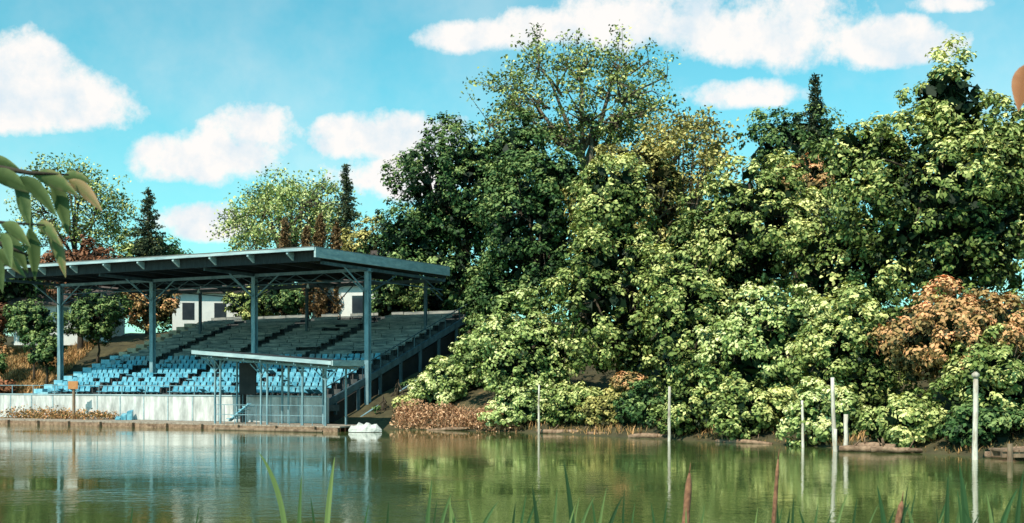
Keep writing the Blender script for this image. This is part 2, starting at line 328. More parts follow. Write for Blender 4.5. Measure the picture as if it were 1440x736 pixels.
dense_tree('plane_tree',-11.0,96,12.4,(2.6,2.4,2.8),'leaf_olive',0.27,0.85,12,0.55,0.25)
for (x,y,z,r,mm_) in [(-33.0,83.5,6.6,(1.8,1.5,1.6),'leaf_dark'),(-29.5,86,7.2,(2.4,1.8,2.0),'leaf_dark'),(-36.5,84,6.6,(1.6,1.5,1.4),'leaf_red'),(-26,88,8.0,(2.2,1.6,1.6),'leaf_orange'),(-20,92,8.2,(2.2,1.6,1.5),'leaf_mid'),(-34.5,79.5,3.4,(1.2,1.0,1.0),'leaf_dark'),(-31.0,80.5,4.6,(1.3,1.0,1.2),'leaf_dark'),(-8,92,8.6,(2.6,1.6,1.8),'leaf_mid'),(-16.6,88,8.4,(1.6,1.4,1.5),'leaf_dark'),(-9,88,8.2,(1.6,1.4,1.5),'leaf_dark'),(-5,86,8,(2,1.5,2),'leaf_dark'),(-35.6,80.5,2.9,(1.3,1.0,.9),'leaf_orange'),(-33.6,78.6,2.0,(1.1,.9,.7),'leaf_red'),(-36.0,83,4.6,(1.4,1.0,.9),'leaf_orange')]:
    dense_tree('garden_shrub',x,y,z,r,mm_,0.22,0.8,10,0.42,0.09)
# distant woodland
P=[];Nn=[];S=[];T=[]
for i in range(40):
    x=-100+i*5.2+random.uniform(-2,2); y=random.uniform(112,128)
    if x>0: y=random.uniform(88,100)
    if x>26: y=random.uniform(60,75)
    hz=random.uniform(3.2,4.4) if x<-2 else random.uniform(5.0,6.5)
    if x>70: continue
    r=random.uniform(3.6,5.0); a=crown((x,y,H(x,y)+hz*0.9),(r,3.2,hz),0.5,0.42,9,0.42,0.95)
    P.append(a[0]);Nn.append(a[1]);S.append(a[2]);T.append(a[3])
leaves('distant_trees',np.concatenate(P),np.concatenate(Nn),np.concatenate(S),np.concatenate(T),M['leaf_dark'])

# ------------------------------------------------------------------ grasses
def blades(name,pts,hmin,hmax,wd,m,lean=0.35):
    k=len(pts); h=rng.uniform(hmin,hmax,k); an=rng.uniform(0,6.28,k); ln=rng.uniform(0,lean,k)*h
    patch=0.5+0.5*np.sin(pts[:,0]*1.7+np.sin(pts[:,1]*2.1)*1.5); h=h*(0.45+0.75*patch)
    d=np.stack([np.cos(an),np.sin(an),np.zeros(k)],-1); s=np.stack([-np.sin(an+0.6),np.cos(an+0.6),np.zeros(k)],-1)*wd/2
    V=np.empty((k,5,3)); up=np.array([0,0,1.0])
    V[:,0]=pts-s; V[:,1]=pts+s; mid=pts+up*(h*0.55)[:,None]+d*(ln*0.3)[:,None]; V[:,2]=mid+s*0.8; V[:,3]=mid-s*0.8; V[:,4]=pts+up*h[:,None]+d*ln[:,None]
    b_=np.arange(k)*5
    F=[(int(q),int(q+1),int(q+2),int(q+3)) for q in b_]+[(int(q+3),int(q+2),int(q+4)) for q in b_]
    me=bpy.data.meshes.new(name); me.from_pydata(V.reshape(-1,3).tolist(),[],F); me.update()
    at=me.attributes.new('tint','FLOAT','POINT'); at.data.foreach_set('value',np.repeat(np.clip(rng.normal(0.45,0.25,k)+.2*(patch-.5),0,1),5).astype(np.float32))
    me.materials.append(m); o=bpy.data.objects.new(name,me); COL.objects.link(o); return o
def scatter(n,x0,x1,y0,y1,dmin,dmax,slope=0):
    x=rng.uniform(x0,x1,n); y=rng.uniform(y0,y1,n)+slope*(x-(x0+x1)/2); d=sdist(x,y); ok=(d>dmin)&(d<dmax); x=x[ok];y=y[ok]
    return np.stack([x,y,hgt(x,y)-0.03],-1)
blades('bank_grass',scatter(42000,-48,-31.5,72,96,0.2,18),0.2,0.55,0.06,M['grass'],.9)
blades('shore_grass',scatter(40000,-2,24,36,64,-0.1,1.6),0.12,0.42,0.04,M['grass'],1.2)
blades('near_bank_grass',scatter(9000,-9,9,-3,3.4,0.1,5),0.1,0.35,0.012,M['grass'])
pts=scatter(5200,-6.0,0.4,57.5,66,-0.2,1.8)
k=len(pts); hh=rng.uniform(0,1,k)**1.3*(0.45+0.35*np.sin(pts[:,0]*2.1)*np.cos(pts[:,1]*1.9)+.15)
Pb=np.repeat(pts,5,0)+rng.normal(size=(k*5,3))*np.array([.14,.14,.06]); Pb[:,2]+=np.repeat(hh,5)
leaves('dry_bramble',Pb,unit(rdir(k*5)+np.array([0,-.2,.5])),rng.uniform(.08,.22,k*5),rng.normal(.5,.3,k*5),M['drygrass'],None,.4)
blades('dry_grass',scatter(7000,-6.0,0.4,57.5,66,-0.15,2.0),0.25,0.7,0.03,M['drygrass'],1.4)

# ------------------------------------------------------------------ grandstand
A=math.radians(27.7)
gs=empty('grandstand',(-9.5,62,0),-A)
U0,U1=-22.6,-0.9; NR=19; RUN=0.77; RISE=0.268; V0=0.9; Z0=1.22
tb=MB()
prof=[(V0-0.3,0.1)]
z=Z0; vv=V0-0.3
prof.append((vv,Z0))
for i in range(NR):
    v0=V0+i*RUN; prof+= [(v0,z),(v0,z+RISE)]; z+=RISE
vend=V0+NR*RUN; ztop=z; prof+=[(vend,ztop),(vend,1.0)]
n=len(prof)
tb.v=[(U0,p[0],p[1]) for p in prof]+[(U1,p[0],p[1]) for p in prof]
for i in range(n-1): tb.f.append((i,i+n,i+n+1,i+1))
for side in (0,n):
    for i in range(1,n-2):
        p,q=prof[i],prof[i+1]
        if abs(q[0]-p[0])>1e-6:
            a=len(tb.v); uu=U0 if side==0 else U1
            tb.v+=[(uu,p[0],0.1),(uu,q[0],0.1),(uu,q[0],q[1]),(uu,p[0],p[1])]; tb.f.append((a,a+1,a+2,a+3))
tb.obj('terrace',M['concrete'],gs)
aisles=[-18.0,-12.2,-6.6]
def in_aisle(u,w=0.42): return any(abs(u-a_)<w for a_ in aisles)
seats=MB(); seat2=MB(); bench=MB(); legs=MB()
NB=8
def seat(sm,u,v0,zz,tip):
    sm.hexa([(u-.2,v0+.12,zz-.03+tip),(u+.2,v0+.12,zz-.03+tip),(u+.2,v0+.50,zz-.07),(u-.2,v0+.50,zz-.07),(u-.2,v0+.12,zz+.01+tip),(u+.2,v0+.12,zz+.01+tip),(u+.2,v0+.50,zz-.03),(u-.2,v0+.50,zz-.03)])
    b_=random.uniform(-.03,.03)
    sm.hexa([(u-.2,v0+.505,zz-.05),(u+.2,v0+.505,zz-.05),(u+.2,v0+.54,zz-.05),(u-.2,v0+.54,zz-.05),(u-.16,v0+.60+b_,zz+.30),(u+.16,v0+.60+b_,zz+.30),(u+.16,v0+.63+b_,zz+.30),(u-.16,v0+.63+b_,zz+.30)])
for i in range(NR):
    v0=V0+i*RUN; zt=Z0+RISE*(i+1)
    if i<NB:
        u=U0+1.3
        while u<U1-0.25:
            if not in_aisle(u):
                sm=seat2 if (i>=NB-2 and random.random()<.5) else seats
                zz=zt+0.38+random.uniform(-.015,.015)
                if random.random()>0.03: seat(sm,u,v0,zz,.16 if random.random()<.12 else 0)
                legs.box(u-.03,u+.03,v0+.28,v0+.34,zt,zt+.30)
            u+=0.46
    else:
        segs=[U0+1.3]+sum([[a_-.5,a_+.5] for a_ in aisles],[])+[U1-0.15]
        for k in range(0,len(segs),2):
            u=segs[k]
            while u<segs[k+1]-.2:
                l=min(random.choice([.95,1.4,1.9]),segs[k+1]-u)
                jz=random.uniform(-.015,.015)
                bench.box(u,u+l-.02,v0+.14,v0+.46,zt+.34+jz,zt+.39+jz)
                if random.random()>.05: bench.box(u,u+l-.05,v0+.50,v0+.53,zt+.42+jz,zt+.60+jz)
                legs.box(u+.1,u+.16,v0+.28,v0+.36,zt,zt+.315); legs.box(u+.1,u+.14,v0+.535,v0+.57,zt,zt+.55)
                u+=l
seats.obj('blue_seats',M['seatblue'],gs); seat2.obj('faded_seats',M['seatgrey'],gs); bench.obj('upper_benches',M['bench'],gs); legs.obj('seat_legs',M['darkpanel'],gs)
st=MB()
for a_ in aisles:
    for i in range(NR): 
        v0=V0+i*RUN; zt=Z0+RISE*i; st.box(a_-.4,a_+.4,v0-.30,v0-.004,zt-.02,zt+RISE/2)
st.obj('aisle_steps',M['concrete'],gs)
s1=MB(); s2=MB()
for i in range(NR):
    v0=V0+i*RUN; zt=Z0+RISE*(i+1); (s1 if i<10 else s2).box(U0-.75,U0-.004,v0,v0+RUN-.004,zt-0.9,zt+.22)
    if i<NB+2: s1.box(U0+.1,U0+1.0,v0+.3,v0+.55,zt,zt+.3)
    else: s2.box(U0+.1,U0+.7,v0+.35,v0+.55,zt,zt+.25)
s1.obj('flank_steps_blue',M['bluestep'],gs); s2.obj('flank_steps_sand',M['sand'],gs)
rk=MB()
def rz(v): return Z0+RISE*((v-V0)/RUN)
rk.beam((U1+.35,0.2,rz(0.2)+.1),(U1+.35,vend,rz(vend)+.1),.14,.34)
for k in range(7):
    v1=1.5+k*2.1; rk.beam((U1+.35,v1,rz(v1)),(U1+.35,v1,0.7),.14,.14)
rk.beam((U1+.35,0.4,rz(.4)+1.0),(U1+.35,vend,rz(vend)+1.0),.05,.05)
for k in range(9):
    v1=.5+k*1.75; rk.beam((U1+.35,v1,rz(v1)+.25),(U1+.35,v1,rz(v1)+.99),.04,.04)
rk.obj('raking_stringer',M['steelshade'],gs)
rk=MB(); rk.beam((U1+1.3,2.5,rz(2.5)-1.3),(U1+1.3,vend-1,rz(vend)-1.6),.12,.22); rk.obj('lower_stringer',M['steel'],gs)
iw=MB(); iw.hexa([(U1+.05,1.0,0.3),(U1+.15,1.0,0.3),(U1+.15,vend,0.3),(U1+.05,vend,0.3),(U1+.05,1.0,rz(1)-.3),(U1+.15,1.0,rz(1)-.3),(U1+.15,vend,rz(vend)-.3),(U1+.05,vend,rz(vend)-.3)])
iw.obj('side_wall',M['darkpanel'],gs)
fw=MB(); u=-27.0
while u<-1.6:
    fw.box(u+.01,u+1.78,0.0,0.22,0.28,1.62+random.uniform(-.015,.015)); u+=1.8
fw.box(-1.78+.2,-0.3,0.01,0.21,0.28,1.6)
fw.obj('front_wall',M['concretew'],gs)
fp=MB(); u=-27.0
while u<-1.0:
    fp.box(u-.03,u+.03,-.04,-.003,0.3,1.60); u+=1.8
fp.box(-27,-0.3,-.04,.26,1.64,1.70)
fp.obj('front_wall_coping',M['steelpale'],gs)
hr=MB(); hr.beam((-27,.12,2.2),(-.4,.12,2.2),.035,.035); u=-27
while u<-.4: hr.box(u-.018,u+.018,.10,.14,1.703,2.18); u+=1.8
hr.obj('wall_handrail',M['steel'],gs)
pf=MB(); pf.box(-27,-0.3,0.23,1.5,0.9,1.21); pf.obj('front_walk',M['concrete'],gs)
dk=MB(); u=-30.0
while u<2.6:
    dk.box(u+.008,u+.29,-2.6,-.07,0.2,0.27); u+=.3
dk.obj('deck_planks',M['deck'],gs)
dk=MB(); dk.box(-30,2.6,-2.66,-2.52,-.02,.195); dk.box(-30,2.6,-.5,-.36,-.02,.195)
u=-30
while u<2.6: dk.box(u,u+.16,-2.85,-2.67,-1.2,.24); u+=2.4
dk.obj('deck_beams',M['log'],gs)
# roof
VF,VB=-0.75,12.6; RU0,RU1=-24.0,-0.25; RZ=9.12
CU=[-24.0,-16.14,-8.28,-0.42]; VC=4.3; VR=12.2
rf=MB(); rf.hexa([(RU0,VF,RZ),(RU1,VF,RZ),(RU1,VB,RZ+.1),(RU0,VB,RZ+.1),(RU0,VF,RZ+.14),(RU1,VF,RZ+.14),(RU1,VB,RZ+.24),(RU0,VB,RZ+.24)])
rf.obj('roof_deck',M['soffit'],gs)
rt=MB(); rt.hexa([(RU0-.06,VF-.06,RZ+.145),(RU1+.06,VF-.06,RZ+.145),(RU1+.06,VB,RZ+.245),(RU0-.06,VB,RZ+.245),(RU0-.06,VF-.06,RZ+.2),(RU1+.06,VF-.06,RZ+.2),(RU1+.06,VB,RZ+.3),(RU0-.06,VB,RZ+.3)])
rt.obj('roof_felt',M['rooftop'],gs)
fa=MB(); fa.box(RU0-.05,RU1+.05,VF-.06,VF-.005,RZ+.0,RZ+.142)
fa.hexa([(RU1+.005,VF-.003,RZ-.36),(RU1+.12,VF-.003,RZ-.36),(RU1+.12,VB,RZ-.30),(RU1+.005,VB,RZ-.30),(RU1+.005,VF-.003,RZ+.142),(RU1+.12,VF-.003,RZ+.142),(RU1+.12,VB,RZ+.242),(RU1+.005,VB,RZ+.242)])
fa.obj('roof_fascia',M['steelpale'],gs)
ff=MB(); ff.box(RU0,RU1,VF+.5,VF+.6,RZ-.50,RZ-.01); ff.obj('front_fascia_board',M['soffit'],gs)
rr_=MB(); u=RU0+.15
while u<RU1-.1:
    rr_.hexa([(u,VF+.62,RZ-.30),(u+.14,VF+.62,RZ-.30),(u+.14,VB-.1,RZ-.45),(u,VB-.1,RZ-.45),(u,VF+.62,RZ-.003),(u+.14,VF+.62,RZ-.003),(u+.14,VB-.1,RZ+.09),(u,VB-.1,RZ+.09)]); u+=1.95
rr_.obj('rafters',M['soffit'],gs)
re=MB(); u=RU0+1.2
while u<RU1-.1:
    re.hexa([(u-.02,VF-.0,RZ-.12),(u+.10,VF-.0,RZ-.12),(u+.10,VF+.495,RZ-.42),(u-.02,VF+.495,RZ-.42),(u-.02,VF-.0,RZ-.004),(u+.10,VF-.0,RZ-.004),(u+.10,VF+.495,RZ-.004),(u-.02,VF+.495,RZ-.004)]); u+=2.6
re.obj('rafter_ends',M['steelpale'],gs)
tr=MB(); td=MB()
tr.beam((RU0,VC,RZ-.58),(RU1,VC,RZ-.58),.16,.16)
td.beam((RU0,VR,RZ-.58),(RU1,VR,RZ-.58),.16,.2)
td.beam((RU0+.2,VC,RZ-1.15),(RU1-.2,VC,RZ-1.15),.07,.07)
uu=np.linspace(CU[0],CU[3],25)
for k in range(24):
    za,zb=(RZ-.65,RZ-1.12) if k%2 else (RZ-1.12,RZ-.65); td.beam((uu[k],VC,za),(uu[k+1],VC,zb),.035,.035)
for c in CU:
    td.beam((c,VC-4.2,RZ-.55),(c,VR,RZ-.58),.12,.16)
    tr.beam((c,VC,RZ-1.9),(c,VC-2.2,RZ-.6),.06,.06); td.beam((c,VC,RZ-1.9),(c,VC+3.0,RZ-.6),.06,.06)
    td.beam((c,VR,RZ-1.5),(c,VR-2.2,RZ-.6),.06,.06)
    td.beam((c,VC,RZ-1.15),(c,VR,RZ-1.15),.06,.06)
    for s in (-1,1):
        e=c+s*1.7
        if RU0-.2<e<RU1+.3: tr.beam((c,VC,RZ-1.9),(e,VC,RZ-.65),.06,.06); td.beam((c,VR,RZ-1.8),(c+s*1.4,VR,RZ-.6),.05,.05)
for k in range(3):
    td.beam((CU[k],VC,RZ-.75),(CU[k+1],VR,RZ-.75),.04,.04); td.beam((CU[k+1],VC,RZ-.82),(CU[k],VR,RZ-.82),.04,.04)
tr.obj('front_truss',M['steel'],gs); td.obj('roof_trusses',M['steelshade'],gs)
cl=MB()
for i,c in enumerate(CU):
    zb=rz(VC)+.2 if 0<i<3 else 1.6
    if i==0: zb=1.8
    cl.box(c-.13,c+.13,VC-.14,VC-.11,zb-1.0,RZ-.70); cl.box(c-.13,c+.13,VC+.11,VC+.14,zb-1.0,RZ-.70); cl.box(c-.03,c+.03,VC-.108,VC+.108,zb-1.0,RZ-.70)
    cl.box(c-.2,c+.2,VC-.2,VC+.2,RZ-.69,RZ-.663)
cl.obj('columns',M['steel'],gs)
cl=MB()
for c in np.linspace(CU[0],CU[3]-1.2,6): cl.box(c-.08,c+.08,VR-.08,VR+.08,4.5,RZ-.68)
cl.obj('rear_columns',M['steelshade'],gs)
bw=MB(); bw.box(U0-.2,U1+.2,vend+.02,vend+.14,2.0,ztop+.35); bw.obj('back_parapet',M['concrete'],gs)
lm=MB()
for c in (-20.3,-12.4,-4.4):
    lm.tube([(c,VC-.1,RZ-1.22),(c,VC-.1,RZ-1.40),(c,VC-.1,RZ-1.46)],[.04,.08,.13],8)
lm.obj('lamp_shades',M['tarp'],gs)
sp=empty('notice_post',(0,0,0))
def loc(u,v,z): 
    c_,s_=math.cos(-A),math.sin(-A); return (-9.5+u*c_-v*s_,62+u*s_+v*c_,z)
q=MB(); x,y,_=loc(-17.0,-1.0,0); q.tube([(x,y,.27),(x,y,1.2),(x,y,2.3)],[.09,.085,.08],8); q.obj('post',M['wood'],sp)
q=MB(); q.box(x-.28,x+.28,y-.14,y-.1,2.0,2.45); q.box(x-.24,x+.24,y-.144,y-.141,2.05,2.40); q.obj('board',M['orangebox'],sp)

# canopy on the deck
cp=empty('timing_canopy',(-9.5,62,0),-A)
CL,CR=-6.3,2.5
def cz(u): return 3.88+(u-CL)/(CR-CL)*(-0.62)
r=MB(); r.hexa([(CL,-3.0,cz(CL)),(CR,-3.0,cz(CR)),(CR,-.35,cz(CR)),(CL,-.35,cz(CL)),(CL,-3.0,cz(CL)+.12),(CR,-3.0,cz(CR)+.12),(CR,-.35,cz(CR)+.18),(CL,-.35,cz(CL)+.18)]); r.obj('roof',M['soffit'],cp)
r=MB(); r.hexa([(CL,-3.06,cz(CL)-.02),(CR,-3.06,cz(CR)-.02),(CR,-3.003,cz(CR)-.02),(CL,-3.003,cz(CL)-.02),(CL,-3.06,cz(CL)+.17),(CR,-3.06,cz(CR)+.17),(CR,-3.003,cz(CR)+.17),(CL,-3.003,cz(CL)+.17)])
r.hexa([(CR+.003,-3.0,cz(CR)-.06),(CR+.06,-3.0,cz(CR)-.06),(CR+.06,-.35,cz(CR)-.06),(CR+.003,-.35,cz(CR)-.06),(CR+.003,-3.0,cz(CR)+.2),(CR+.06,-3.0,cz(CR)+.2),(CR+.06,-.35,cz(CR)+.25),(CR+.003,-.35,cz(CR)+.25)])
r.obj('fascia',M['steelpale'],cp)
r=MB()
for u in np.linspace(CL+.2,CR-.2,9): r.beam((u,-2.98,cz(u)-.08),(u,-.4,cz(u)-.08),.06,.12)
for v_ in (-2.4,-.7): r.beam((CL+.1,v_,cz(CL)-.20),(CR-.1,v_,cz(CR)-.20),.10,.10)
for u in (-5.3,-4.95,-2.3,-1.9,0.3,1.7):
    for v_ in (-2.4,-.7): r.box(u-.04,u+.04,v_-.04,v_+.04,.27,cz(u)-.26)
    r.beam((u,-2.4,cz(u)-.7),(u,-2.95,cz(u)-.15),.04,.04)
for u in (-5.3,-2.3,1.7):
    for s in (-1,1): r.beam((u,-2.4,cz(u)-.85),(u+s*.7,-2.4,cz(u)-.26),.04,.04)
for z_ in (.75,1.25): r.beam((-5.3,-2.4,z_),(1.7,-2.4,z_),.03,.03)
for u in np.arange(-4.7,1.6,.7): r.box(u-.012,u+.012,-2.415,-2.385,.27,1.25)
r.obj('posts_and_beams',M['steel'],cp)
r=MB(); r.box(-5.0,-3.9,-.9,-.82,1.75,cz(-4)-.3); r.box(-5.0,-4.93,-.82,-.4,.3,3.3); r.obj('dark_booth',M['darkpanel'],cp)
r=MB(); r.beam((-5.0,-1.6,.4),(-3.7,-1.6,1.3),.25,.06)
for k in range(5): r.box(-4.9+k*.26,-4.68+k*.26,-2.0,-1.3,.5+k*.16,.54+k*.16)
r.obj('boarding_steps',M['bluestep'],cp)

for k,(u0,m_,hh) in enumerate([(-19.6,'leaf_orange',.45),(-18.2,'leaf_orange',.4),(-15.6,'leaf_orange',.3),(-21.6,'leaf_orange',.4)]):
    x,y,_=loc(u0,-.5,0); Pp=np.array([x,y,.5])+rng.normal(size=(900,3))*np.array([.75,.12,.18*hh/.4]); Pp[:,2]=np.maximum(Pp[:,2],.29)
    leaves('deck_weeds',Pp,rdir(900),rng.uniform(.07,.16,900),rng.uniform(0,1,900),M[m_])
q=MB()
x,y,_=loc(-13.9,-.9,0)
for k in range(3):
    a_=x+k*.33; q.hexa([(a_,y,.28),(a_+.28,y,.28),(a_+.28,y+.3,.28),(a_,y+.3,.28),(a_,y,.33+.2*k),(a_+.28,y,.4+.15*k),(a_+.28,y+.3,.45+.2*k),(a_,y+.3,.5+.15*k)])
q.obj('stacked_seats',M['seatblue'])
# covered boat
bt=MB(); bx,by,_=loc(3.9,-2.2,0)
K=14
for i in range(K):
    t_=i/(K-1); w_=0.36*math.sin(math.pi*min(1,max(0.03,t_*0.94+.03)))**.6; h_=.12+.30*math.sin(math.pi*t_)**.5
    for j in range(9):
        an=math.pi*j/8; bt.v.append((bx-.8+1.6*t_,by-w_*math.cos(an)+random.uniform(-.02,.02),.02+h_*math.sin(an)**.8*(1+.16*math.sin(i*1.9)+random.uniform(-.05,.05))))
for i in range(K-1):
    for j in range(8): bt.f.append((i*9+j,i*9+j+1,(i+1)*9+j+1,(i+1)*9+j))
bt.f.append(tuple(range(8,-1,-1))); bt.f.append(tuple((K-1)*9+j for j in range(9)))
bt.obj('covered_boat',M['tarp'],None,False)

def house(x,y,w,d,h,rot):
    z=H(x,y); e=empty('white_house',(x,y,z),rot)
    q=MB(); q.box(-w/2,w/2,-d/2,d/2,-.6,h); q.v+=[(-w/2,-d/2,h),(-w/2,d/2,h),(-w/2,0,h+d*.32),(w/2,-d/2,h),(w/2,d/2,h),(w/2,0,h+d*.32)]; b_=len(q.v)-6; q.f+=[(b_,b_+1,b_+2),(b_+3,b_+5,b_+4)]; q.obj('walls',M['housewall'],e)
    q=MB()
    for s in (-1,1): q.hexa([(-w/2-.4,s*(d/2+.45),h-.14),(w/2+.4,s*(d/2+.45),h-.14),(w/2+.4,0,h+d*.32+.02),(-w/2-.4,0,h+d*.32+.02),(-w/2-.4,s*(d/2+.45),h),(w/2+.4,s*(d/2+.45),h),(w/2+.4,0,h+d*.32+.17),(-w/2-.4,0,h+d*.32+.17)])
    q.box(w*.2,w*.2+.6,.3,.9,h+.5,h+d*.32+.9); q.obj('roof',M['houseroof'],e)
    q=MB()
    for k in range(int(w//2.4)):
        u=-w/2+1.2+k*2.4; q.box(u-.45,u+.45,-d/2-.03,-d/2-.004,1.0,2.3)
    q.box(w/2-.95,w/2-.1,-d/2-.03,-d/2-.005,0,.95+1.1); q.obj('windows_and_door',M['glass'],e)
house(-23.2,97,7,7,3.2,.15); house(-12.0,93.5,5.0,6,3.2,-.2); house(-35,96,7,6,2.6,.1)

# ------------------------------------------------------------------ shore furniture
def pole(x,y,zt,r,lx=0,ly=0,cap=False,m='woodpale'):
    q=MB(); K=9; pts=[];rd=[]
    for i in range(K):
        t_=i/(K-1); pts.append((x+lx*t_+random.uniform(-.012,.012),y+ly*t_,-1.6+(zt+1.6)*t_)); rd.append(r*(1.2-.4*t_)*random.uniform(.93,1.07))
    q.tube(pts,rd,9)
    if cap: q.tube([(x+lx,y+ly,zt+.0),(x+lx,y+ly,zt+.10),(x+lx,y+ly,zt+.17)],[r*1.35,r*1.3,r*.4],9)
    q.obj('mooring_pole',M[m],None,True)
pole(1.24,56.6,2.3,.05,.03,0); pole(6.4,49.4,2.25,.065,.05,0); pole(10.85,45,1.75,.055,-.04,0); pole(11.55,43,2.6,.08,-.16,0)
pole(11.75,42.6,1.3,.09,.05,.1); pole(14.55,38,2.6,.09,.02,0,True); pole(11.35,42.3,.8,.07,-.05,0)
def log(x,y,l,r,an,z=.1,m='log'):
    q=MB(); d=Vector((math.cos(an),math.sin(an),random.uniform(-.05,.08))); p=Vector((x,y,z))
    pts=[p+d*l*(t_-.5)+Vector((0,0,random.uniform(-.04,.04))) for t_ in (0,.25,.5,.75,1)]
    q.tube(pts,[r*.8,r,r*.95,r*.85,r*.6],8)
    for k in range(2):
        s=pts[1+k*2]; q.tube([s,s+Vector((random.uniform(-.3,.3),-.2,.35))],[r*.35,r*.1],5)
    q.obj('driftwood_log',M[m],None,True)
for a_ in [(2.6,56.3,3.2,.12,-.5,.08),(4.4,54.2,2.6,.10,-.75,.06),(6.0,52.0,2.2,.12,-.6,.1),(12.4,42.2,2.0,.12,-.4,.1),(12.7,42.3,1.6,.16,-.9,.18),(13.2,41.5,1.7,.1,-.1,.12),(16.8,38.3,3.4,.14,-.45,.12),(17.2,38.5,3.0,.13,-.4,.33),(9.2,48.0,2.5,.1,-.7,.05),(-3.2,60.2,2.2,.09,-.3,.05)]: log(*a_)
q=MB(); p0=Vector(loc(-4.2,-3.6,.06)); p1=Vector(loc(2.4,-3.6,.06)); q.tube([p0,p0.lerp(p1,.5),p1],[.09,.10,.07],8); q.obj('floating_log_boom',M['wood'],None,True)
jt=empty('timber_jetty',(0,0,0))
q=MB()
for k in range(16): q.box(15.1+k*.26,15.33+k*.26,37.2,38.3,.30,.36)
q.obj('planks',M['log'],jt)
q=MB(); q.box(15.1,19.3,37.25,37.37,.12,.295); q.box(15.1,19.3,38.1,38.2,.12,.295)
for k in range(4): q.tube([(15.3+k*1.25,37.14,-1.5),(15.3+k*1.25,37.14,.55)],[.09,.08],8)
q.obj('piles',M['wood'],jt)

# ------------------------------------------------------------------ foreground reeds
def reed(x,y,zt,bend,wd,an=0.0):
    z0=H(x,y)-.05; Lr=zt-z0; V=[];F=[]
    ss=[Lr,Lr*.7,Lr*.45,.8,.6,.45,.34,.26,.19,.13,.08,.045,.02,0]
    K=len(ss)
    for s_ in ss:
        u_=max(0,1-s_/.7); cx=x+bend*(u_**2.2)*1.0-bend*.6; z=zt-s_-(abs(bend)*.5*u_**4 if abs(bend)>.08 else 0); w_=wd*.5*min(1,(s_/.22))**.75+.0006
        V+= [(cx-w_*math.cos(an),y-w_*math.sin(an),z),(cx,y+.3*w_,z),(cx+w_*math.cos(an),y+w_*math.sin(an),z)]
    for i in range(K-1):
        a=i*3; F+=[(a,a+1,a+4,a+3),(a+1,a+2,a+5,a+4)]
    return V,F
RV=[];RF=[];RT=[]
def addreed(*a):
    V,F=reed(*a); n=len(RV); RV.extend(V); RF.extend([tuple(n+i for i in f) for f in F]); RT.extend([random.uniform(.1,.8)]*len(V))
spec=[(-1.20,6,2.22,-.15,.026),(-1.07,6.1,2.02,.02,.020),(-.90,6,2.12,.05,.026),(-.42,6.1,2.0,.04,.022),(-.34,6,1.99,.10,.022),(-.13,6,1.98,.16,.026),(.12,6,1.98,-.05,.026),(.22,6.2,1.95,.03,.020),(.28,6,2.10,-.06,.024),(.36,6,1.99,.13,.020),(.50,6,1.99,.13,.024),(-.62,6,1.90,.02,.018),
 (1.84,6,1.98,-.07,.030),(1.93,6,1.96,.12,.030),(2.02,6.1,1.94,-.09,.024),(2.16,6,2.03,.01,.026),(2.24,6,2.09,-.05,.034),(2.30,6.2,1.98,.08,.028),(2.38,6,1.94,-.06,.026),(2.46,6,2.03,.13,.032),(2.52,6,2.06,.05,.024),(1.5,6,1.89,.05,.02),(.75,6,1.90,.05,.018),(-1.9,6,1.88,.05,.018),(1.86,6,1.91,.1,.024),(2.29,6,1.93,-.12,.024),(1.55,6,1.90,.1,.018),(2.1,6,1.91,.12,.024),(-.98,6,1.92,-.05,.018),(1.2,6,1.87,.05,.016),(.05,6.2,1.92,.06,.016),(-.2,6.1,1.90,-.06,.016),(.42,6.1,1.92,-.05,.016),(-.75,6.1,1.88,.07,.016),(2.2,6.2,1.96,.1,.018),(1.75,6.2,1.90,.05,.018),(-1.6,6.1,1.86,.05,.016),(.6,6.1,1.88,.05,.016),(.95,6.1,1.88,.06,.016)]
for s in spec: addreed(*s)
for k in range(26): addreed(random.uniform(-.6,2.55),random.uniform(5.8,6.4),random.uniform(1.84,1.98),random.uniform(-.1,.13),random.uniform(.012,.022))
for k in range(60):
    addreed(random.uniform(-3.2,3.4),random.uniform(5,6.6),random.uniform(1.2,1.72),random.uniform(-.2,.2),random.uniform(.015,.028))
me=bpy.data.meshes.new('reed_bed'); me.from_pydata(RV,[],RF); me.update(); at=me.attributes.new('tint','FLOAT','POINT'); at.data.foreach_set('value',RT); me.materials.append(M['reed'])
o=bpy.data.objects.new('reed_bed',me); COL.objects.link(o)
for (x,zt,l,r) in [(.875,2.04,.34,.019),(1.315,2.11,.36,.011),(1.93,1.90,.13,.016)]:
    q=MB(); zb=H(x,6); q.tube([(x-.03,6,zb-.05),(x-.03,6,zb+1),(x-.02,6,zt-l)],[.006,.006,.005],6)
    K=12; pts=[];rd=[]
    for i in range(K):
        t_=i/(K-1); pts.append((x-.02+.026*t_,6,zt-l+l*t_)); rd.append(r*min(1,.35+4*t_,.3+5*(1-t_))*random.uniform(.92,1.08)*(1.05-.25*t_))
    q.tube(pts,rd,10); q.tube([(x+.006,6,zt),(x+.012,6,zt+.05)],[.004,.001],5)
    q.obj('cattail',M['cattail'],None,True)

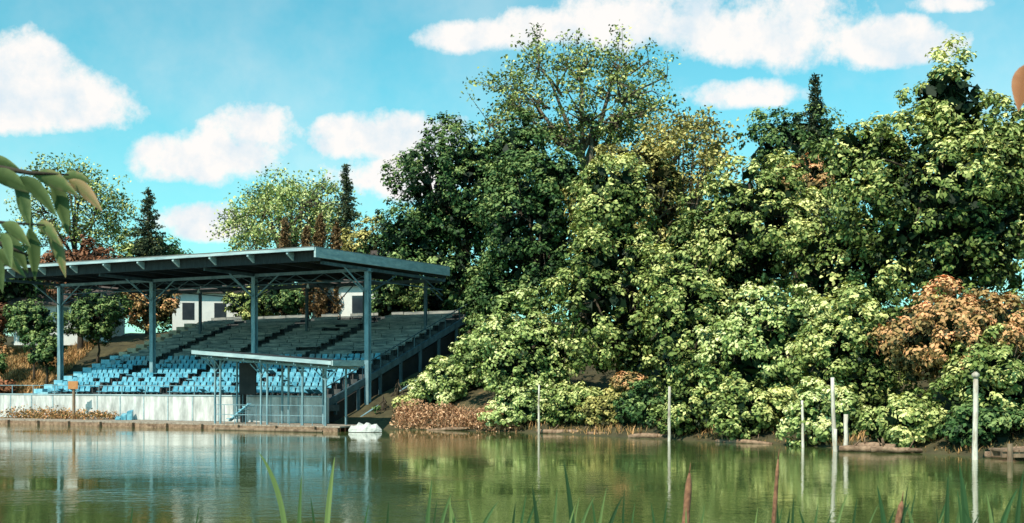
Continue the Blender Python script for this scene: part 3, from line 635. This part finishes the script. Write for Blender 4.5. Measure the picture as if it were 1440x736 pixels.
# ------------------------------------------------------------------ foreground leafy branches
M['bigleaf']=leafmat('near_leaf',(0.03,0.07,0.02),(0.18,0.24,0.09),(0.75,0.42,0.24),.3)
M['bigleafo']=leafmat('near_leaf_orange',(0.3,0.12,0.06),(0.55,0.22,0.10),(0.7,0.36,0.2),.35)
def bigleaf(V,F,T,base,d,l,w_,tint):
    base=np.array(base); d=unit(np.array(d,float)); s=unit(np.cross(d,np.array([0.15,1,.35]))); n=np.cross(s,d); n0=len(V); K=10
    for i in range(K):
        t_=i/(K-1); ww=w_*math.sin(math.pi*t_**.8)*.5+.001; c=base+d*l*t_+np.array([0,0,-.3*l*t_*t_])
        V+= [tuple(c-s*ww+n*ww*.45),tuple(c),tuple(c+s*ww+n*ww*.45)]; j=random.uniform(-.18,.18)+.3*(t_-.4); T+=[tint+j,tint-.25,tint+j*.5]
    for i in range(K-1):
        a=n0+i*3; F+=[(a,a+1,a+4,a+3),(a+1,a+2,a+5,a+4)]
def near_tree(x,y,bpts,leafs,mt):
    e=empty('overhanging_tree'); q=MB(); z=H(x,y); q.tube([(x,y,z-.3),(x+.03,y,z+1.2),(x,y,z+2.6),(x+.1*np.sign(x),y,z+4.6)],[.12,.09,.07,.03],9)
    for b_ in bpts: q.tube(b_,list(np.linspace(.016,.002,len(b_))),6)
    q.obj('trunk_and_branches',M['bark'],e,True)
    V=[];F=[];T=[]
    for L_ in leafs: bigleaf(V,F,T,*L_)
    me=bpy.data.meshes.new('foliage'); me.from_pydata(V,[],F); me.update(); me.polygons.foreach_set('use_smooth',[True]*len(F))
    at=me.attributes.new('tint','FLOAT','POINT'); at.data.foreach_set('value',T); me.materials.append(M[mt]); o=bpy.data.objects.new('foliage',me); COL.objects.link(o); o.parent=e
Lf=[]
for (px,pz,dx,dz,l,w_,t_) in [(-1.30,3.02,.9,-.1,.12,.045,.45),(-1.25,3.01,.5,-.8,.11,.042,.3),(-1.19,3.02,.95,-.15,.12,.045,.6),(-1.16,3.01,.35,-.9,.11,.042,.35),(-1.11,3.01,.8,-.45,.10,.036,.85),(-1.13,3.02,1,.1,.08,.03,.6),(-1.21,3.01,.7,-.5,.11,.04,.4),
   (-1.29,2.88,.6,-.6,.10,.042,.35),(-1.25,2.89,.9,-.3,.10,.04,.5),(-1.21,2.89,.1,-1,.10,.038,.3),(-1.19,2.90,.8,-.3,.10,.038,.65),(-1.17,2.89,.4,-.9,.10,.035,.7),(-1.3,2.85,.3,-.8,.10,.04,.3),(-1.33,3.06,1,.1,.1,.03,.5),(-1.25,2.87,.5,-.7,.09,.036,.45),(-1.28,2.83,.8,-.4,.09,.034,.55),(-1.24,2.97,.4,-.7,.08,.03,.4),(-1.4,2.97,.6,-.5,.12,.04,.5),(-1.45,3.05,.4,.6,.12,.04,.5),(-1.5,2.9,.4,-.6,.12,.04,.5)]:
    Lf.append(((px,3.0+random.uniform(-.05,.05),pz-.01),(dx,random.uniform(-.5,.2),dz),l,w_,t_))
near_tree(-2.4,3.0,[[(-2.4,3,3.1),(-1.8,3,3.12),(-1.4,3,3.05),(-1.2,3,3.015),(-1.1,3,3.01)],[(-2.4,3,2.7),(-1.8,3,2.88),(-1.4,3,2.90),(-1.16,3,2.885)],[(-1.4,3,2.90),(-1.3,3,2.85),(-1.2,3,2.81)]],Lf,'bigleaf')
near_tree(2.5,3.0,[[(2.5,3,3.0),(1.8,3,3.28),(1.42,3,3.36),(1.28,3,3.285)]],[((1.275,3,3.285),(-.22,-.1,-.9),.095,.045,.6),((1.29,3,3.27),(.05,-.3,-.9),.10,.04,.3),((1.36,3,3.33),(.1,0,-.9),.1,.04,.4),((1.45,3,3.36),(.1,0,.9),.1,.04,.4)],'bigleafo')

# ------------------------------------------------------------------ sky with clouds
SUN_EL=48; az=math.atan2(-0.50,-0.86)
wd=bpy.data.worlds.new('World'); scene.world=wd; wd.use_nodes=True; nt=wd.node_tree; N=nt.nodes; L=nt.links; N.clear()
sky=N.new('ShaderNodeTexSky'); sky.sky_type='NISHITA'; sky.sun_disc=False; sky.sun_elevation=math.radians(SUN_EL); sky.sun_rotation=az%(2*math.pi); sky.air_density=1.0; sky.dust_density=0.4; sky.ozone_density=1.5
tint=N.new('ShaderNodeMix'); tint.data_type='RGBA'; tint.blend_type='MULTIPLY'; tint.inputs[0].default_value=1; L.new(sky.outputs[0],tint.inputs[6]); tint.inputs[7].default_value=(0.64,1.80,1.52,1)
tc=N.new('ShaderNodeTexCoord'); sep=N.new('ShaderNodeSeparateXYZ'); L.new(tc.outputs['Generated'],sep.inputs[0])
def mt(op,a,b=None,c=None):
    q=N.new('ShaderNodeMath'); q.operation=op
    for i,x in enumerate((a,b,c)):
        if x is None: continue
        if isinstance(x,(int,float)): q.inputs[i].default_value=x
        else: L.new(x,q.inputs[i])
    return q.outputs[0]
yy=mt('MAXIMUM',sep.outputs[1],0.05); uu_=mt('DIVIDE',sep.outputs[0],yy); ww_=mt('DIVIDE',sep.outputs[2],yy)
def noi(sc,det,r=.6):
    q=N.new('ShaderNodeTexNoise'); q.inputs['Scale'].default_value=sc; q.inputs['Detail'].default_value=det; q.inputs['Roughness'].default_value=r; L.new(tc.outputs['Generated'],q.inputs['Vector']); return q
na=noi(15,10,.64)
den=None
CL_=[(-.02,.284,.055,.018),(.03,.292,.05,.020),(.10,.295,.08,.034),(.17,.292,.09,.040),(.23,.286,.09,.042),(.31,.280,.06,.026),(-.40,.228,.10,.034),(-.405,.262,.045,.026),(-.355,.225,.05,.028),(-.245,.183,.075,.030),(-.22,.208,.045,.024),(-.10,.200,.07,.024),(-.085,.165,.06,.024),(.19,.235,.06,.016),(-.26,.13,.05,.02),(.36,.312,.035,.012),(.62,.22,.12,.04),(-.8,.3,.15,.05),(-.60,.2,.1,.03)]
for (cu,cw,ru,rw) in CL_:
    du=mt('DIVIDE',mt('SUBTRACT',uu_,cu),ru); dw=mt('DIVIDE',mt('SUBTRACT',ww_,cw),rw)
    dw2=mt('MULTIPLY',dw,mt('ADD',1.0,mt('MULTIPLY',mt('LESS_THAN',dw,0),.3)))
    e=mt('SUBTRACT',1.0,mt('ADD',mt('MULTIPLY',du,du),mt('MULTIPLY',dw2,dw2)))
    den=e if den is None else mt('SMOOTH_MAX',den,e,.35)
den=mt('MAXIMUM',den,-1.4)
f=mt('ADD',mt('MULTIPLY',den,.6),mt('MULTIPLY',mt('SUBTRACT',na.outputs['Fac'],.45),2.6))
cr=N.new('ShaderNodeValToRGB'); cr.color_ramp.interpolation='EASE'; cr.color_ramp.elements[0].position=0.0; cr.color_ramp.elements[0].color=(0,0,0,1); cr.color_ramp.elements[1].position=.6; cr.color_ramp.elements[1].color=(1,1,1,1)
L.new(f,cr.inputs[0])
mask=mt('MULTIPLY',cr.outputs[0],mt('GREATER_THAN',sep.outputs[1],0.1))
nb=noi(4,6,.6); hz=N.new('ShaderNodeValToRGB'); hz.color_ramp.elements[0].position=.48; hz.color_ramp.elements[1].position=.8; hz.color_ramp.elements[1].color=(.4,.4,.4,1); L.new(nb.outputs['Fac'],hz.inputs[0])
low=N.new('ShaderNodeMapRange'); low.inputs['From Min'].default_value=.30; low.inputs['From Max'].default_value=0.0; low.inputs['To Min'].default_value=0.0; low.inputs['To Max'].default_value=.25; L.new(sep.outputs[2],low.inputs['Value'])
mask=mt('MAXIMUM',mask,mt('ADD',hz.outputs[0],low.outputs[0]))
mask=mt('MINIMUM',mask,1.0)
nc=noi(26,6); cc=N.new('ShaderNodeValToRGB'); cc.color_ramp.elements[0].position=.32; cc.color_ramp.elements[0].color=(7.0,8.1,8.8,1); cc.color_ramp.elements[1].position=.54; cc.color_ramp.elements[1].color=(9.6,9.35,9.1,1); L.new(nc.outputs['Fac'],cc.inputs[0])
mx=N.new('ShaderNodeMix'); mx.data_type='RGBA'; L.new(mask,mx.inputs[0]); L.new(tint.outputs[2],mx.inputs[6]); L.new(cc.outputs[0],mx.inputs[7])
bg=N.new('ShaderNodeBackground'); bg.inputs['Strength'].default_value=0.105; L.new(mx.outputs[2],bg.inputs[0])
ow=N.new('ShaderNodeOutputWorld'); L.new(bg.outputs[0],ow.inputs[0])
sl=bpy.data.lights.new('sun','SUN'); sl.energy=5.0; sl.angle=math.radians(.5); sl.color=(1,.92,.76); so=bpy.data.objects.new('sun',sl); COL.objects.link(so)
ce=math.cos(math.radians(SUN_EL)); d=Vector((math.sin(az)*ce,math.cos(az)*ce,math.sin(math.radians(SUN_EL)))); so.rotation_euler=d.to_track_quat('Z','Y').to_euler()
# ------------------------------------------------------------------ camera
cd=bpy.data.cameras.new('camera'); cam=bpy.data.objects.new('camera',cd); COL.objects.link(cam); cam.location=(0,0,2.5); cam.rotation_euler=(math.radians(90),0,0)
cd.sensor_width=36; cd.lens=42.5; cd.shift_y=0.116; cd.clip_start=.1; cd.clip_end=3000; scene.camera=cam
cd.dof.use_dof=True; cd.dof.focus_distance=55; cd.dof.aperture_fstop=11.0
scene.view_settings.view_transform='Standard'; scene.view_settings.look='None'; scene.view_settings.exposure=0
print('FACES',sum(len(o.data.polygons) for o in bpy.data.objects if o.type=='MESH'))
